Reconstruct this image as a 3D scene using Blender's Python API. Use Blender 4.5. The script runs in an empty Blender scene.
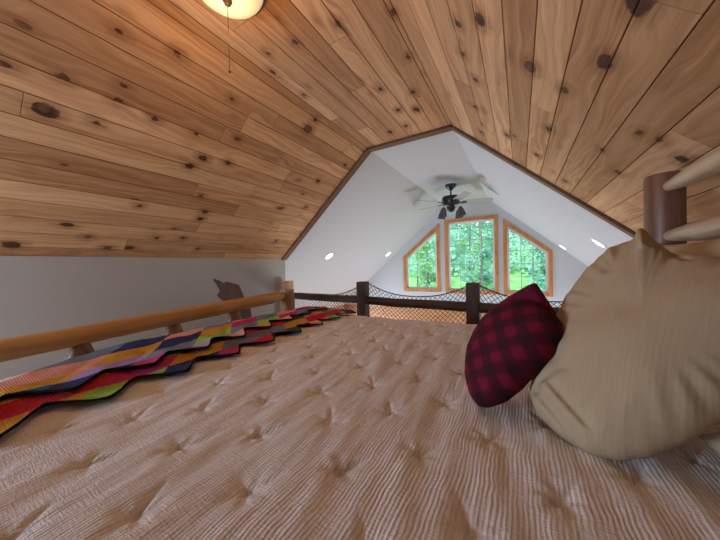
import bpy, bmesh, math, random
from mathutils import Vector, Matrix, noise
random.seed(7)
sc = bpy.context.scene
V = Vector
# ------------------------------------------------------------------ camera
CAMZ = 1.0
F_PX = 269.4
RIGHT = V((0.8602011, 0.50934133, -0.02500944)).normalized()
FWD = V((-0.50979098, 0.86013335, -0.01684571)).normalized()
UP = RIGHT.cross(FWD).normalized()
cam_data = bpy.data.cameras.new('camera')
cam = bpy.data.objects.new('camera', cam_data)
sc.collection.objects.link(cam)
M = Matrix((RIGHT, UP, -FWD)).transposed().to_4x4()
M.translation = V((0, 0, CAMZ))
cam.matrix_world = M
cam_data.sensor_width = 36.0
cam_data.lens = F_PX / 720 * 36.0
cam_data.clip_start = 0.02
cam_data.clip_end = 300
sc.camera = cam

def ray(px, py):
    return RIGHT * ((px - 360) / F_PX) + UP * ((270 - py) / F_PX) + FWD
def hit(px, py, P, n):
    """point where the sight line of a photo point meets a plane of the room"""
    o = V((0, 0, CAMZ)); d = ray(px, py)
    return o + d * ((V(P) - o).dot(V(n)) / d.dot(V(n)))

# ------------------------------------------------------------------ world and light
w = bpy.data.worlds.new('sky'); sc.world = w; w.use_nodes = True
nt = w.node_tree; bg = nt.nodes['Background']
bg.inputs[0].default_value = (0.72, 0.87, 1.0, 1); bg.inputs[1].default_value = 2.6
def area(name, loc, target, size, size_y, power, col):
    l = bpy.data.lights.new(name, 'AREA'); l.shape = 'RECTANGLE'; l.size = size; l.size_y = size_y
    l.energy = power; l.color = col
    o = bpy.data.objects.new(name, l); sc.collection.objects.link(o)
    o.location = loc; o.rotation_euler = (V(target) - V(loc)).to_track_quat('-Z', 'Y').to_euler()
    return o
sun = bpy.data.lights.new('sun', 'SUN'); sun.energy = 4.0; sun.angle = math.radians(4); sun.color = (1, .96, .88)
so = bpy.data.objects.new('sun', sun); sc.collection.objects.link(so)
so.rotation_euler = (math.radians(32), math.radians(-14), 0)
# fill added at unseen side windows of the great room; daylight through the rear window of the loft
area('daylight_fill_left', (-5.6, 5.2, -1.35), (-1.0, 4.4, 1.2), 2.6, 1.2, 330, (.70, .825, 1))
area('daylight_fill_right', (3.7, 5.2, -1.35), (-1.0, 4.9, 1.2), 2.6, 1.2, 290, (.70, .825, 1))
area('daylight_rear_window', (-2.15, -1.78, .96), (-.9, .5, .20), .86, .86, 80, (.60, .78, 1))
sc.view_settings.view_transform = 'Standard'; sc.view_settings.look = 'None'
sc.view_settings.gamma = 1.0; sc.view_settings.exposure = 0.18
sc.view_settings.use_curve_mapping = False

# ------------------------------------------------------------------ helpers
def mat(name, col, rough=.7, spec=.3, metal=0.0):
    m = bpy.data.materials.new(name); m.use_nodes = True
    b = m.node_tree.nodes['Principled BSDF']
    b.inputs['Base Color'].default_value = (*col, 1); b.inputs['Roughness'].default_value = rough
    b.inputs['Specular IOR Level'].default_value = spec; b.inputs['Metallic'].default_value = metal
    return m
class N:
    """small node-graph helper"""
    def __init__(s, m):
        s.m = m; s.t = m.node_tree; s.b = s.t.nodes['Principled BSDF']
    def n(s, typ, **kw):
        x = s.t.nodes.new(typ)
        for k, v in kw.items(): setattr(x, k, v)
        return x
    def l(s, a, b): s.t.links.new(a, b)
    def val(s, x, inp):
        if isinstance(x, (int, float)): inp.default_value = x
        elif isinstance(x, tuple): inp.default_value = x
        else: s.l(x, inp)
    def math(s, op, a, b=0.0, c=None, clamp=False):
        x = s.n('ShaderNodeMath', operation=op, use_clamp=clamp)
        s.val(a, x.inputs[0]); s.val(b, x.inputs[1])
        if c is not None: s.val(c, x.inputs[2])
        return x.outputs[0]
    def rng(s, v, a, b, c=0.0, d=1.0, smooth=True):
        x = s.n('ShaderNodeMapRange'); x.interpolation_type = 'SMOOTHSTEP' if smooth else 'LINEAR'
        s.val(v, x.inputs[0])
        for i, q in enumerate((a, b, c, d)): x.inputs[i + 1].default_value = q
        return x.outputs[0]
    def mix(s, f, a, b, blend='MIX'):
        x = s.n('ShaderNodeMix', data_type='RGBA', blend_type=blend)
        s.val(f, x.inputs[0])
        for q, i in ((a, 6), (b, 7)):
            if isinstance(q, tuple): x.inputs[i].default_value = (*q, 1)
            else: s.l(q, x.inputs[i])
        return x.outputs[2]
    def noise(s, vec, scale=5, detail=3, rough=.5, out=0):
        x = s.n('ShaderNodeTexNoise'); x.inputs['Scale'].default_value = scale
        x.inputs['Detail'].default_value = detail; x.inputs['Roughness'].default_value = rough
        if vec is not None: s.l(vec, x.inputs['Vector'])
        return x.outputs[out]
    def comb(s, a, b, c):
        x = s.n('ShaderNodeCombineXYZ'); s.val(a, x.inputs[0]); s.val(b, x.inputs[1]); s.val(c, x.inputs[2])
        return x.outputs[0]
    def sep(s, v):
        x = s.n('ShaderNodeSeparateXYZ'); s.l(v, x.inputs[0]); return x.outputs
    def obj(s): return s.n('ShaderNodeTexCoord').outputs['Object']
    def uv(s): return s.n('ShaderNodeTexCoord').outputs['UV']
    def bump(s, h, strength=.3, dist=.01):
        x = s.n('ShaderNodeBump'); x.inputs['Strength'].default_value = strength; x.inputs['Distance'].default_value = dist
        s.l(h, x.inputs['Height']); s.l(x.outputs[0], s.b.inputs['Normal']); return x
def link(name, me, mats, parent=None):
    o = bpy.data.objects.new(name, me); sc.collection.objects.link(o)
    for m in (mats if isinstance(mats, (list, tuple)) else [mats]): me.materials.append(m)
    if parent: o.parent = parent
    return o
def build(name, bm, mats, parent=None, smooth=False, keep=False):
    me = bpy.data.meshes.new(name)
    if not keep: bmesh.ops.recalc_face_normals(bm, faces=bm.faces)
    bm.to_mesh(me); bm.free()
    if smooth:
        for q in me.polygons: q.use_smooth = True
        if smooth == 'auto':
            try: me.set_sharp_from_angle(angle=math.radians(40))
            except Exception: pass
    return link(name, me, mats, parent)
def tag(o, label, cat, group=None, kind=None):
    o['label'] = label; o['category'] = cat
    if group: o['group'] = group
    if kind: o['kind'] = kind
    return o
def struct(o): o['kind'] = 'structure'; return o
def thing(name, loc, label, cat, group=None):
    o = bpy.data.objects.new(name, None); sc.collection.objects.link(o); o.location = loc
    o.empty_display_size = .1
    return tag(o, label, cat, group)
def local(o, parent):
    """parent an object built in world coordinates without moving it"""
    o.parent = parent; o.matrix_parent_inverse = Matrix.Translation(parent.location).inverted(); return o
def box(bm, a, b, bev=0.0, rot=None, mi=0):
    a = V(a); b = V(b); c = (a + b) / 2; s = b - a
    r = bmesh.ops.create_cube(bm, size=1.0)
    for v in r['verts']:
        v.co = V((v.co.x * s.x, v.co.y * s.y, v.co.z * s.z))
    fs = {f for v in r['verts'] for f in v.link_faces}
    vs = set(r['verts'])
    if bev:
        e = {e for f in fs for e in f.edges}
        rr = bmesh.ops.bevel(bm, geom=list(e), offset=bev, segments=2, affect='EDGES', profile=.5)
        vs = set(rr['verts']) | {v for v in vs if v.is_valid}
        fs = {f for v in vs for f in v.link_faces}
        vs = {v for f in fs for v in f.verts}
    for v in vs:
        v.co = (rot @ v.co if rot else v.co) + c
    for f in fs: f.material_index = mi
def frames(pts):
    out = []; ref = None
    for i, q in enumerate(pts):
        t = (pts[min(i + 1, len(pts) - 1)] - pts[max(i - 1, 0)]).normalized()
        if ref is None:
            ref = V((0, 0, 1)) if abs(t.z) < .9 else V((1, 0, 0))
        a = t.cross(ref)
        if a.length < 1e-4: a = t.cross(V((0, 1, 0)))
        a.normalize(); b = a.cross(t).normalized(); ref = b
        out.append((a, b))
    return out
def tube(bm, pts, rad, seg=10, cap=True, wob=0.0, mi=0, uvl=None):
    pts = [V(q) for q in pts]
    if not isinstance(rad, (list, tuple)): rad = [rad] * len(pts)
    fr = frames(pts); rings = []
    for i, (q, (a, b)) in enumerate(zip(pts, fr)):
        ring = []
        for k in range(seg):
            an = 2 * math.pi * k / seg
            rr = rad[i]
            if wob: rr *= 1 + wob * noise.noise(V((math.cos(an) * 1.2, math.sin(an) * 1.2, i * .35)) + q * 2)
            ring.append(bm.verts.new(q + a * math.cos(an) * rr + b * math.sin(an) * rr))
        rings.append(ring)
    for i in range(len(rings) - 1):
        for k in range(seg):
            f = bm.faces.new((rings[i][k], rings[i][(k + 1) % seg], rings[i + 1][(k + 1) % seg], rings[i + 1][k]))
            f.material_index = mi
    if cap:
        for rg in (rings[0], rings[-1]):
            f = bm.faces.new(rg); f.material_index = mi
def lathe(bm, prof, c=(0, 0, 0), seg=32, mi=0, axis=None, cap=True):
    c = V(c); rings = []
    R = (axis.to_track_quat('Z', 'Y').to_matrix() if axis is not None else Matrix.Identity(3))
    for r, z in prof:
        rings.append([bm.verts.new(c + R @ V((r * math.cos(2 * math.pi * k / seg), r * math.sin(2 * math.pi * k / seg), z))) for k in range(seg)])
    for i in range(len(rings) - 1):
        for k in range(seg):
            f = bm.faces.new((rings[i][k], rings[i][(k + 1) % seg], rings[i + 1][(k + 1) % seg], rings[i + 1][k])); f.material_index = mi
    if cap:
        for rg in (rings[0], rings[-1]):
            f = bm.faces.new(rg); f.material_index = mi
def prism(bm, poly, y0, y1, mi=0):
    """poly of (x,z), extruded along Y"""
    a = [bm.verts.new((x, y0, z)) for x, z in poly]; b = [bm.verts.new((x, y1, z)) for x, z in poly]
    n = len(poly)
    fs = [bm.faces.new(a), bm.faces.new(b[::-1])]
    for i in range(n): fs.append(bm.faces.new((a[i], b[i], b[(i + 1) % n], a[(i + 1) % n])))
    for f in fs: f.material_index = mi
def sm(x, a, b):
    t = max(0, min(1, (x - a) / (b - a))); return t * t * (3 - 2 * t)

# ------------------------------------------------------------------ room measures
YO = 2.95            # the loft ends here, at the open gable
YW = 6.78            # window wall of the great room
YB = -1.6            # rear wall of the loft
XL, ZL = -3.07, 1.128     # left eave
XK1, XK2, ZT = -1.5635, -0.578, 2.413     # the flat strip of ceiling
XR = .93; SR = .895; ZR = ZT - SR * (XR - XK2)
SL = (ZT - ZL) / (XK1 - XL)
ZG = -2.6            # great room floor
ZA = -.17            # where the long slopes meet the side walls
XGL = XK1 - (ZT - ZA) / SL; XGR = XK2 + (ZT - ZA) / SR

# ------------------------------------------------------------------ materials
def pine_board_material():
    m = mat('knotty_pine_boards', (.5, .3, .15), .6, .16); g = N(m)
    uv = g.uv(); u, v, _ = g.sep(uv)
    at = g.n('ShaderNodeAttribute', attribute_name='board'); rnd = at.outputs['Fac']
    r50 = g.math('MULTIPLY', rnd, 57.0)
    o = g.obj()
    # grain: long stretched noise bands, bent a little
    bend = g.noise(g.comb(g.math('MULTIPLY', u, 1.6), g.math('MULTIPLY', v, 5.0), r50), 1.0, 2)
    vv = g.math('ADD', g.math('MULTIPLY', v, 42.0), g.math('MULTIPLY', bend, 9.0))
    grain = g.noise(g.comb(g.math('MULTIPLY', u, 1.1), vv, r50), 1.0, 4, .6)
    fine = g.noise(g.comb(g.math('MULTIPLY', u, 7.0), g.math('MULTIPLY', v, 320.0), r50), 1.0, 2, .6)
    broad = g.noise(g.comb(g.math('MULTIPLY', u, .9), g.math('MULTIPLY', v, 6.0), r50), 1.0, 2)
    c = g.mix(g.rng(grain, .32, .68), (.71, .415, .215), (.46, .225, .098))
    c = g.mix(g.rng(broad, .35, .7, 0, .45), c, (.79, .50, .28))
    c = g.mix(g.rng(fine, .45, .75, 0, .30), c, (.42, .20, .095))
    tone = g.mix(rnd, (.70, .63, .57), (1.10, 1.10, 1.10))
    c = g.mix(1.0, c, tone, 'MULTIPLY')
    # scattered small knots
    vo = g.n('ShaderNodeTexVoronoi'); vo.inputs['Scale'].default_value = 1.0; vo.voronoi_dimensions = '3D'
    g.l(g.comb(g.math('MULTIPLY', u, 3.3), g.math('MULTIPLY', v, 6.6), r50), vo.inputs['Vector'])
    cr, cg, cb = g.n('ShaderNodeSeparateColor'), None, None
    g.l(vo.outputs['Color'], cr.inputs[0])
    rad = g.math('MULTIPLY', g.rng(cr.outputs[0], .35, 1.0, 0.0, .13, False), 1.0)
    dk = g.math('SUBTRACT', vo.outputs['Distance'], rad)
    dk = g.math('MULTIPLY', dk, .20)
    # larger knots at their own places on the boards
    pos = g.n('ShaderNodeVectorMath', operation='MULTIPLY'); g.l(o, pos.inputs[0]); pos.inputs[1].default_value = (1, .72, 1)
    wob = g.noise(o, 30, 3, .6, 1)
    wv = g.n('ShaderNodeVectorMath', operation='MULTIPLY_ADD'); g.l(wob, wv.inputs[0]); wv.inputs[1].default_value = (.030, .030, .030)
    g.l(pos.outputs[0], wv.inputs[2])
    best = None
    for (x, y, z), r in KNOTS:
        d = g.n('ShaderNodeVectorMath', operation='DISTANCE'); g.l(wv.outputs[0], d.inputs[0])
        d.inputs[1].default_value = (x + .015, y * .72 + .015, z + .015)
        q = g.math('SUBTRACT', d.outputs['Value'], r)
        best = q if best is None else g.math('MINIMUM', best, q)
    dm = g.math('MINIMUM', dk, best)
    stk = g.noise(g.comb(g.math('MULTIPLY', u, 5.0), g.math('MULTIPLY', v, 90.0), r50), 1.0, 2)
    halo = g.math('MULTIPLY', g.rng(dm, .002, .055, .9, 0), g.rng(stk, .3, .65, .25, 1))
    c = g.mix(halo, c, (.30, .135, .055))
    ringn = g.noise(g.comb(g.math('MULTIPLY', dm, 420.0), 0.0, r50), 1.0, 1)
    soft = g.noise(o, 9, 2)
    core = g.math('MULTIPLY', g.rng(dm, -.004, .006, 1, 0), g.rng(soft, .3, .6, .7, 1.0))
    kc = g.mix(g.rng(ringn, .4, .65), (.055, .022, .012), (.13, .055, .028))
    c = g.mix(core, c, kc)
    # tongue and groove line
    geo = g.n('ShaderNodeAttribute', attribute_name='groove')
    c = g.mix(g.rng(geo.outputs['Fac'], .25, .8), c, (.10, .045, .02))
    g.l(c, g.b.inputs['Base Color'])
    g.bump(g.math('ADD', g.math('MULTIPLY', grain, .5), g.math('MULTIPLY', fine, .5)), .12, .003)
    return m
# where the big knots sit: photo points laid onto the three ceiling planes
PL_R = (V((XK2, 0, ZT)), V((SR, 0, 1)).normalized())
PL_L = (V((XK1, 0, ZT)), V((-SL, 0, 1)).normalized())
PL_T = (V((XK1, 0, ZT)), V((0, 0, 1)))
kn = [(45,110,.030),(190,166,.018),(203,158,.018),(228,163,.014),(120,32,.010),(177,52,.010),(124,86,.010),(63,77,.014),(97,123,.010),
 (196,134,.009),(238,139,.015),(118,100,.012),(155,119,.011),(308,129,.030),(268,53,.009),(295,42,.013),(338,24,.014),(304,95,.011),
 (315,120,.013),(380,89,.014),(390,132,.016),(398,110,.014),(406,126,.014),(413,92,.013),(393,12,.012),(408,57,.011),(418,110,.014),
 (232,99,.010),(604,62,.021),(640,2,.026),(530,67,.022),(565,90,.013),(549,129,.016),(507,135,.018),(475,107,.014),(463,54,.011),
 (476,80,.013),(458,24,.012),(480,20,.020),(416,109,.017),(481,132,.014),(618,172,.013),(682,159,.015),(659,140,.011),(639,133,.011),
 (537,155,.016),(565,181,.016),(602,150,.010),(107,248,.016),(12,245,.026),(88,237,.012),(205,212,.018),(200,219,.016),(201,196,.014),
 (183,238,.012),(157,238,.011),(198,249,.012),(140,206,.010),(345,165,.014),(318,181,.018),(306,207,.014),(282,208,.013),(322,208,.014),(276,241,.012)]
KNOTS = []
for a, b, r in kn:
    best = None
    for (P, n), test in ((PL_L, lambda q: q.x <= XK1), (PL_T, lambda q: XK1 < q.x <= XK2), (PL_R, lambda q: q.x > XK2)):
        h = hit(a, b, P, n)
        if (h - V((0, 0, CAMZ))).dot(FWD) > 0 and test(h) and h.z > ZL - .1:
            best = h
    if best is not None: KNOTS.append(((best.x, best.y, best.z), r * 1.22))
M_BOARD = pine_board_material()

def plaster(name, col, fan_shadow=None):
    m = mat(name, col, .9, .15); g = N(m); o = g.obj()
    n1 = g.noise(o, 1.3, 3); n2 = g.noise(o, 130, 3)
    c = g.mix(g.rng(n1, .3, .75, 0, .12), col, tuple(q * .86 for q in col))
    if fan_shadow:
        P, r = fan_shadow
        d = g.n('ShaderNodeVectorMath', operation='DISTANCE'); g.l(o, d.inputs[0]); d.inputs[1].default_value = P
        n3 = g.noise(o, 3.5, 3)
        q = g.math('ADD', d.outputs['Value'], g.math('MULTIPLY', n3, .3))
        c = g.mix(g.rng(q, .22, r, .5, 0), c, (.25, .25, .26))  # soft shadow above the fan, painted into the ceiling colour
    g.l(c, g.b.inputs['Base Color']); g.bump(n2, .15, .002)
    return m
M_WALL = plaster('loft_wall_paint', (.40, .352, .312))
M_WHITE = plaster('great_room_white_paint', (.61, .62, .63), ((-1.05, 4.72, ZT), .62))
def wood(name, c1, c2, rough=.5, axis='Y', sc_=26, knots=True):
    m = mat(name, c1, rough, .35); g = N(m); o = g.obj(); x, y, z = g.sep(o)
    k = {'X': (1.5, sc_, sc_), 'Y': (sc_, 1.5, sc_), 'Z': (sc_, sc_, 1.5)}[axis]
    vec = g.comb(g.math('MULTIPLY', x, k[0]), g.math('MULTIPLY', y, k[1]), g.math('MULTIPLY', z, k[2]))
    n1 = g.noise(vec, 1.0, 4, .6); n2 = g.noise(vec, 4.0, 2, .5); n3 = g.noise(o, 5, 2)
    c = g.mix(g.rng(n1, .35, .68), c1, c2)
    c = g.mix(g.rng(n3, .45, .75, 0, .35), c, tuple(q * 1.25 for q in c1))
    if knots:
        vo = g.n('ShaderNodeTexVoronoi'); vo.inputs['Scale'].default_value = 1
        kk = {'X': (4, 9, 9), 'Y': (9, 4, 9), 'Z': (9, 9, 4)}[axis]
        g.l(g.comb(g.math('MULTIPLY', x, kk[0]), g.math('MULTIPLY', y, kk[1]), g.math('MULTIPLY', z, kk[2])), vo.inputs['Vector'])
        c = g.mix(g.rng(vo.outputs['Distance'], .06, .17, .8, 0), c, tuple(q * .28 for q in c2))
    g.l(c, g.b.inputs['Base Color'])
    g.bump(g.math('ADD', n1, g.math('MULTIPLY', n2, .4)), .25, .004)
    return m
M_LOG = wood('peeled_pine_log', (.56, .32, .13), (.43, .21, .075), .38)
M_LOGZ = wood('peeled_pine_post', (.52, .30, .14), (.40, .21, .09), .45, 'Z')
M_FOOTZ = wood('footboard_post_wood', (.34, .18, .10), (.25, .12, .065), .45, 'Z')
M_HEADZ = wood('headboard_post_wood', (.24, .12, .075), (.16, .075, .045), .4, 'Z')
M_HEADY = wood('headboard_rail_wood', (.60, .42, .28), (.45, .28, .18), .25)
M_DARK = wood('dark_stained_rail', (.085, .040, .025), (.045, .022, .014), .6, 'X', knots=False)
M_DARKZ = wood('dark_stained_post', (.085, .040, .025), (.045, .022, .014), .6, 'Z', knots=False)
M_TRIM = wood('dark_trim_stain', (.17, .080, .042), (.11, .050, .027), .5, 'X', knots=False)
M_CASE = wood('window_casing_pine', (.60, .27, .09), (.44, .17, .05), .5, 'Z')
M_CLAD = wood('lower_wall_pine', (.55, .27, .12), (.42, .19, .08), .55, 'X')
M_FLOOR = wood('pine_floor', (.45, .24, .11), (.34, .16, .07), .45, 'Y')
M_SASH = mat('white_window_sash', (.80, .82, .86), .4)
M_GRILLE = mat('window_grille_grey', (.33, .42, .42), .5)

# ------------------------------------------------------------------ ceilings
def board_ceiling():
    bm = bmesh.new(); uvl = bm.loops.layers.uv.new('uv')
    la = bm.verts.layers.float.new('board'); lg = bm.verts.layers.float.new('groove')
    W = .1405; rr = random.Random(11)
    joints = []
    def plank(A, du, nrm, s0, s1, y0, y1, r):
        # cross-section across the board: vee edges at both sides, and at the board ends
        e = .0032; dp = .0045
        ss = [(s0, dp, 1), (s0 + e, 0, 0), ((s0 + s1) / 2, 0, 0), (s1 - e, 0, 0), (s1, dp, 1)]
        ys = [(y0, dp * .7, 1), (y0 + .0022, 0, 0), (y1 - .0022, 0, 0), (y1, dp * .7, 1)]
        g = []
        for yy, d2, k2 in ys:
            row = []
            for q, d1, k1 in ss:
                v = bm.verts.new(A + du * q + V((0, yy, 0)) + nrm * max(d1, d2)); v[la] = r; v[lg] = max(k1, k2); row.append((v, yy, q - s0))
            g.append(row)
        off = r * 31.7
        for i in range(len(g) - 1):
            for j in range(len(ss) - 1):
                qd = (g[i][j], g[i][j + 1], g[i + 1][j + 1], g[i + 1][j])
                f = bm.faces.new([a[0] for a in qd])
                for lp, a in zip(f.loops, qd): lp[uvl].uv = (a[1] + off, a[2])
    # each surface: origin at its upper edge, direction across, outward normal
    surf = [(V((XK2, 0, ZT)), V((1, 0, -SR)).normalized(), V((SR, 0, 1)).normalized(), math.hypot(XR - XK2, ZT - ZR), .014),
            (V((XK1, 0, ZT)), V((-1, 0, -SL)).normalized(), V((-SL, 0, 1)).normalized(), math.hypot(XK1 - XL, ZT - ZL), .06),
            (V((XK2, 0, ZT)), V((-1, 0, 0)), V((0, 0, 1)), XK2 - XK1, .03)]
    for si, (A, du, nr, L, first) in enumerate(surf):
        cuts = [0] + [first + W * k for k in range(40) if first + W * k < L - .02] + [L]
        for a, b in zip(cuts, cuts[1:]):
            ys = [YB]; y = YB + rr.uniform(.4, 2.0)
            while y < YO - .3:
                ys.append(y); y += rr.uniform(1.1, 2.6)
            ys.append(YO)
            for q0, q1 in zip(ys, ys[1:]):
                plank(A, du, nr, a, b, q0, q1, rr.random())
    # one backing layer so the ceiling has thickness
    return bm
c1 = build('ceiling', board_ceiling(), M_BOARD, keep=True); struct(c1)
def slab(P, Q, y0, y1, th, side):
    """slab between section points P,Q (x,z), thickened outward"""
    bm = bmesh.new(); P = V((P[0], 0, P[1])); Q = V((Q[0], 0, Q[1])); d = (Q - P).normalized()
    n = V((-d.z, 0, d.x)) * side
    prism(bm, [(P.x, P.z), (Q.x, Q.z), (Q.x + n.x * th, Q.z + n.z * th), (P.x + n.x * th, P.z + n.z * th)], y0, y1)
    return bm
# great-room ceiling: two long slopes and the flat strip, white board
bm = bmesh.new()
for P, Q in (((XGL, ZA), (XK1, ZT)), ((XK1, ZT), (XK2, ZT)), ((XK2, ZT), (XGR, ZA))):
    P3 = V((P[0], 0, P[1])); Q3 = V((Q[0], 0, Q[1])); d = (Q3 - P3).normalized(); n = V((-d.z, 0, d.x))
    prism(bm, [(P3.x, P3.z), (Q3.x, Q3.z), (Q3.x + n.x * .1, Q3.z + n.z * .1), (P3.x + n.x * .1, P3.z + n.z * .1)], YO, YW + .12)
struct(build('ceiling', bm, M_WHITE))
# roof deck above the loft boards
bm = bmesh.new()
o_ = .03
prism(bm, [(XL - .1, ZL - .02), (XK1 - .02, ZT + o_), (XK2 + .02, ZT + o_), (XR + .1, ZR - .03), (XR + .1, ZR + .2), (XK2 + .08, ZT + .16), (XK1 - .08, ZT + .16), (XL - .1, ZL + .2)], YB, YO - .001)
struct(build('ceiling', bm, M_WALL))

# ------------------------------------------------------------------ loft walls and floor
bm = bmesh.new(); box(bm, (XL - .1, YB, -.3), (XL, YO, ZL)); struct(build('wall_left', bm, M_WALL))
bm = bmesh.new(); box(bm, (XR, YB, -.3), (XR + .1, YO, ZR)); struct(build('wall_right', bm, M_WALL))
bm = bmesh.new(); box(bm, (XL, YB, -.3), (XR, YO, 0)); struct(build('floor', bm, M_FLOOR))
# rear wall with its window opening
def wall_hole(y0, y1, outline, holes, m, name):
    """wall in the XZ plane with polygon holes, made by a triangle fill and extruded"""
    bm = bmesh.new(); es = []
    for poly in [outline] + holes:
        vs = [bm.verts.new((x, y0, z)) for x, z in poly]
        es += [bm.edges.new((vs[i], vs[(i + 1) % len(vs)])) for i in range(len(vs))]
    r = bmesh.ops.triangle_fill(bm, edges=es, use_beauty=True)
    fs = [g for g in r['geom'] if isinstance(g, bmesh.types.BMFace)]
    ex = bmesh.ops.extrude_face_region(bm, geom=fs)
    for v in [g for g in ex['geom'] if isinstance(g, bmesh.types.BMVert)]: v.co.y = y1
    return struct(build(name, bm, m))
wall_hole(YB - .12, YB, [(XL - .1, -.3), (XR + .1, -.3), (XR + .1, ZR), (XK2, ZT + .02), (XK1, ZT + .02), (XL - .1, ZL)],
          [[(-2.6, .5), (-1.7, .5), (-1.7, 1.4), (-2.6, 1.4)]], M_WALL, 'wall_back')
# window wall of the great room
OUTL = [(-1.0, 0)]
def win_poly(kind, ins=0.0):
    """outer outline (x,z) of the three windows, moved in by ins"""
    if kind == 0: p_ = [(-2.66, .285), (-1.70, .285), (-1.70, 2.00), (-2.66, 1.20)]
    if kind == 1: p_ = [(-1.575, .27), (-.405, .27), (-.405, 2.06), (-1.575, 2.06)]
    if kind == 2: p_ = [(-.305, .26), (.585, .26), (.585, 1.21), (-.305, 1.965)]
    if ins == 0: return p_
    out = []; n = len(p_)
    for i in range(n):
        a, b, c = V(p_[i - 1]), V(p_[i]), V(p_[(i + 1) % n])
        d1 = (b - a).normalized(); d2 = (c - b).normalized()
        n1 = V((-d1.y, d1.x)); n2 = V((-d2.y, d2.x))
        bis = (n1 + n2).normalized(); out.append(tuple(b + bis * ins / max(.2, bis.dot(n1))))
    return out
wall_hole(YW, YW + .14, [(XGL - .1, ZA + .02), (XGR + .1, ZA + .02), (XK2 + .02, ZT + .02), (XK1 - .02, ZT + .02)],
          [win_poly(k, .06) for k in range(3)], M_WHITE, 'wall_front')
bm = bmesh.new(); box(bm, (XGL - .1, YW, ZG), (XGR + .1, YW + .14, ZA + .02)); struct(build('wall_front_lower', bm, M_CLAD))
bm = bmesh.new(); box(bm, (XGL - .14, YO, ZG), (XGL, YW, -2.1)); box(bm, (XGL - .14, YO, -.75), (XGL, YW, ZA + .02)); box(bm, (XGL - .14, YO, -2.1), (XGL, 3.7, -.75)); box(bm, (XGL - .14, 6.5, -2.1), (XGL, YW, -.75))
struct(build('wall_left_lower', bm, M_CLAD))
bm = bmesh.new(); box(bm, (XGR, YO, ZG), (XGR + .14, YW, -2.1)); box(bm, (XGR, YO, -.75), (XGR + .14, YW, ZA + .02)); box(bm, (XGR, YO, -2.1), (XGR + .14, 3.7, -.75)); box(bm, (XGR, 6.5, -2.1), (XGR + .14, YW, -.75))
struct(build('wall_right_lower', bm, M_CLAD))
bm = bmesh.new(); box(bm, (XGL, YO - .1, ZG - .1), (XGR, YW, ZG)); struct(build('floor', bm, M_FLOOR))
# wall under the loft edge, and the gable fill beside the loft room down to the great-room slopes
bm = bmesh.new(); box(bm, (XGL, YO - .14, ZG), (XGR, YO - .001, -.3)); struct(build('wall_under_loft', bm, M_WALL))
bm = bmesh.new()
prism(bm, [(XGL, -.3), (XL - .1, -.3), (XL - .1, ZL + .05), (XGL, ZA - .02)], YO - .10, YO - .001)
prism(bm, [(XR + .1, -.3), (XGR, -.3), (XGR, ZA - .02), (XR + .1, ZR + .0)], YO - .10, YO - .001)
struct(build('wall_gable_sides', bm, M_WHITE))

# dark trim that follows the open gable
def trim(P, Q, name):
    P3 = V((P[0], 0, P[1])); Q3 = V((Q[0], 0, Q[1])); d = (Q3 - P3).normalized(); n = V((d.z, 0, -d.x))
    if n.z > 0: n = -n
    bm = bmesh.new(); t = .024
    prism(bm, [(P3.x, P3.z), (Q3.x, Q3.z), (Q3.x + n.x * t, Q3.z + n.z * t), (P3.x + n.x * t, P3.z + n.z * t)], YO - .075, YO + .012)
    t2 = .010
    prism(bm, [(P3.x, P3.z), (Q3.x, Q3.z), (Q3.x + n.x * t2, Q3.z + n.z * t2), (P3.x + n.x * t2, P3.z + n.z * t2)], YO + .012, YO + .035)
    struct(build(name, bm, M_TRIM))
trim((XL, ZL), (XK1, ZT), 'trim_1'); trim((XK1, ZT), (XK2, ZT), 'trim_2'); trim((XK2, ZT), (XR, ZR), 'trim_3')

# ------------------------------------------------------------------ windows
M_GLASS = bpy.data.materials.new('window_glass'); M_GLASS.use_nodes = True
t_ = M_GLASS.node_tree; t_.nodes.clear()
a_ = t_.nodes.new('ShaderNodeBsdfTransparent'); a_.inputs[0].default_value = (.62, .77, .75, 1)
b_ = t_.nodes.new('ShaderNodeBsdfGlossy'); b_.inputs['Roughness'].default_value = .02
f_ = t_.nodes.new('ShaderNodeFresnel'); f_.inputs[0].default_value = 1.12
x_ = t_.nodes.new('ShaderNodeMixShader'); oo = t_.nodes.new('ShaderNodeOutputMaterial')
t_.links.new(f_.outputs[0], x_.inputs[0]); t_.links.new(a_.outputs[0], x_.inputs[1]); t_.links.new(b_.outputs[0], x_.inputs[2]); t_.links.new(x_.outputs[0], oo.inputs[0])
def ring_prism(bm, outer, inner, y0, y1):
    n = len(outer)
    A = [[bm.verts.new((x, y, z)) for x, z in q] for y in (y0, y1) for q in (outer, inner)]
    for i in range(n):
        j = (i + 1) % n
        bm.faces.new((A[0][i], A[0][j], A[1][j], A[1][i])); bm.faces.new((A[2][i], A[2][j], A[3][j], A[3][i]))
        bm.faces.new((A[0][i], A[0][j], A[2][j], A[2][i])); bm.faces.new((A[1][i], A[1][j], A[3][j], A[3][i]))
def zlim(poly, x):
    """height range of the convex outline at x"""
    zs = []
    for i in range(len(poly)):
        (a, b), (c, d) = poly[i], poly[(i + 1) % len(poly)]
        if (a - x) * (c - x) <= 0 and abs(a - c) > 1e-6: zs.append(b + (d - b) * (x - a) / (c - a))
    return (min(zs), max(zs)) if zs else None
def xlim(poly, z):
    r = zlim([(b, a) for a, b in poly], z); return r
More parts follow.
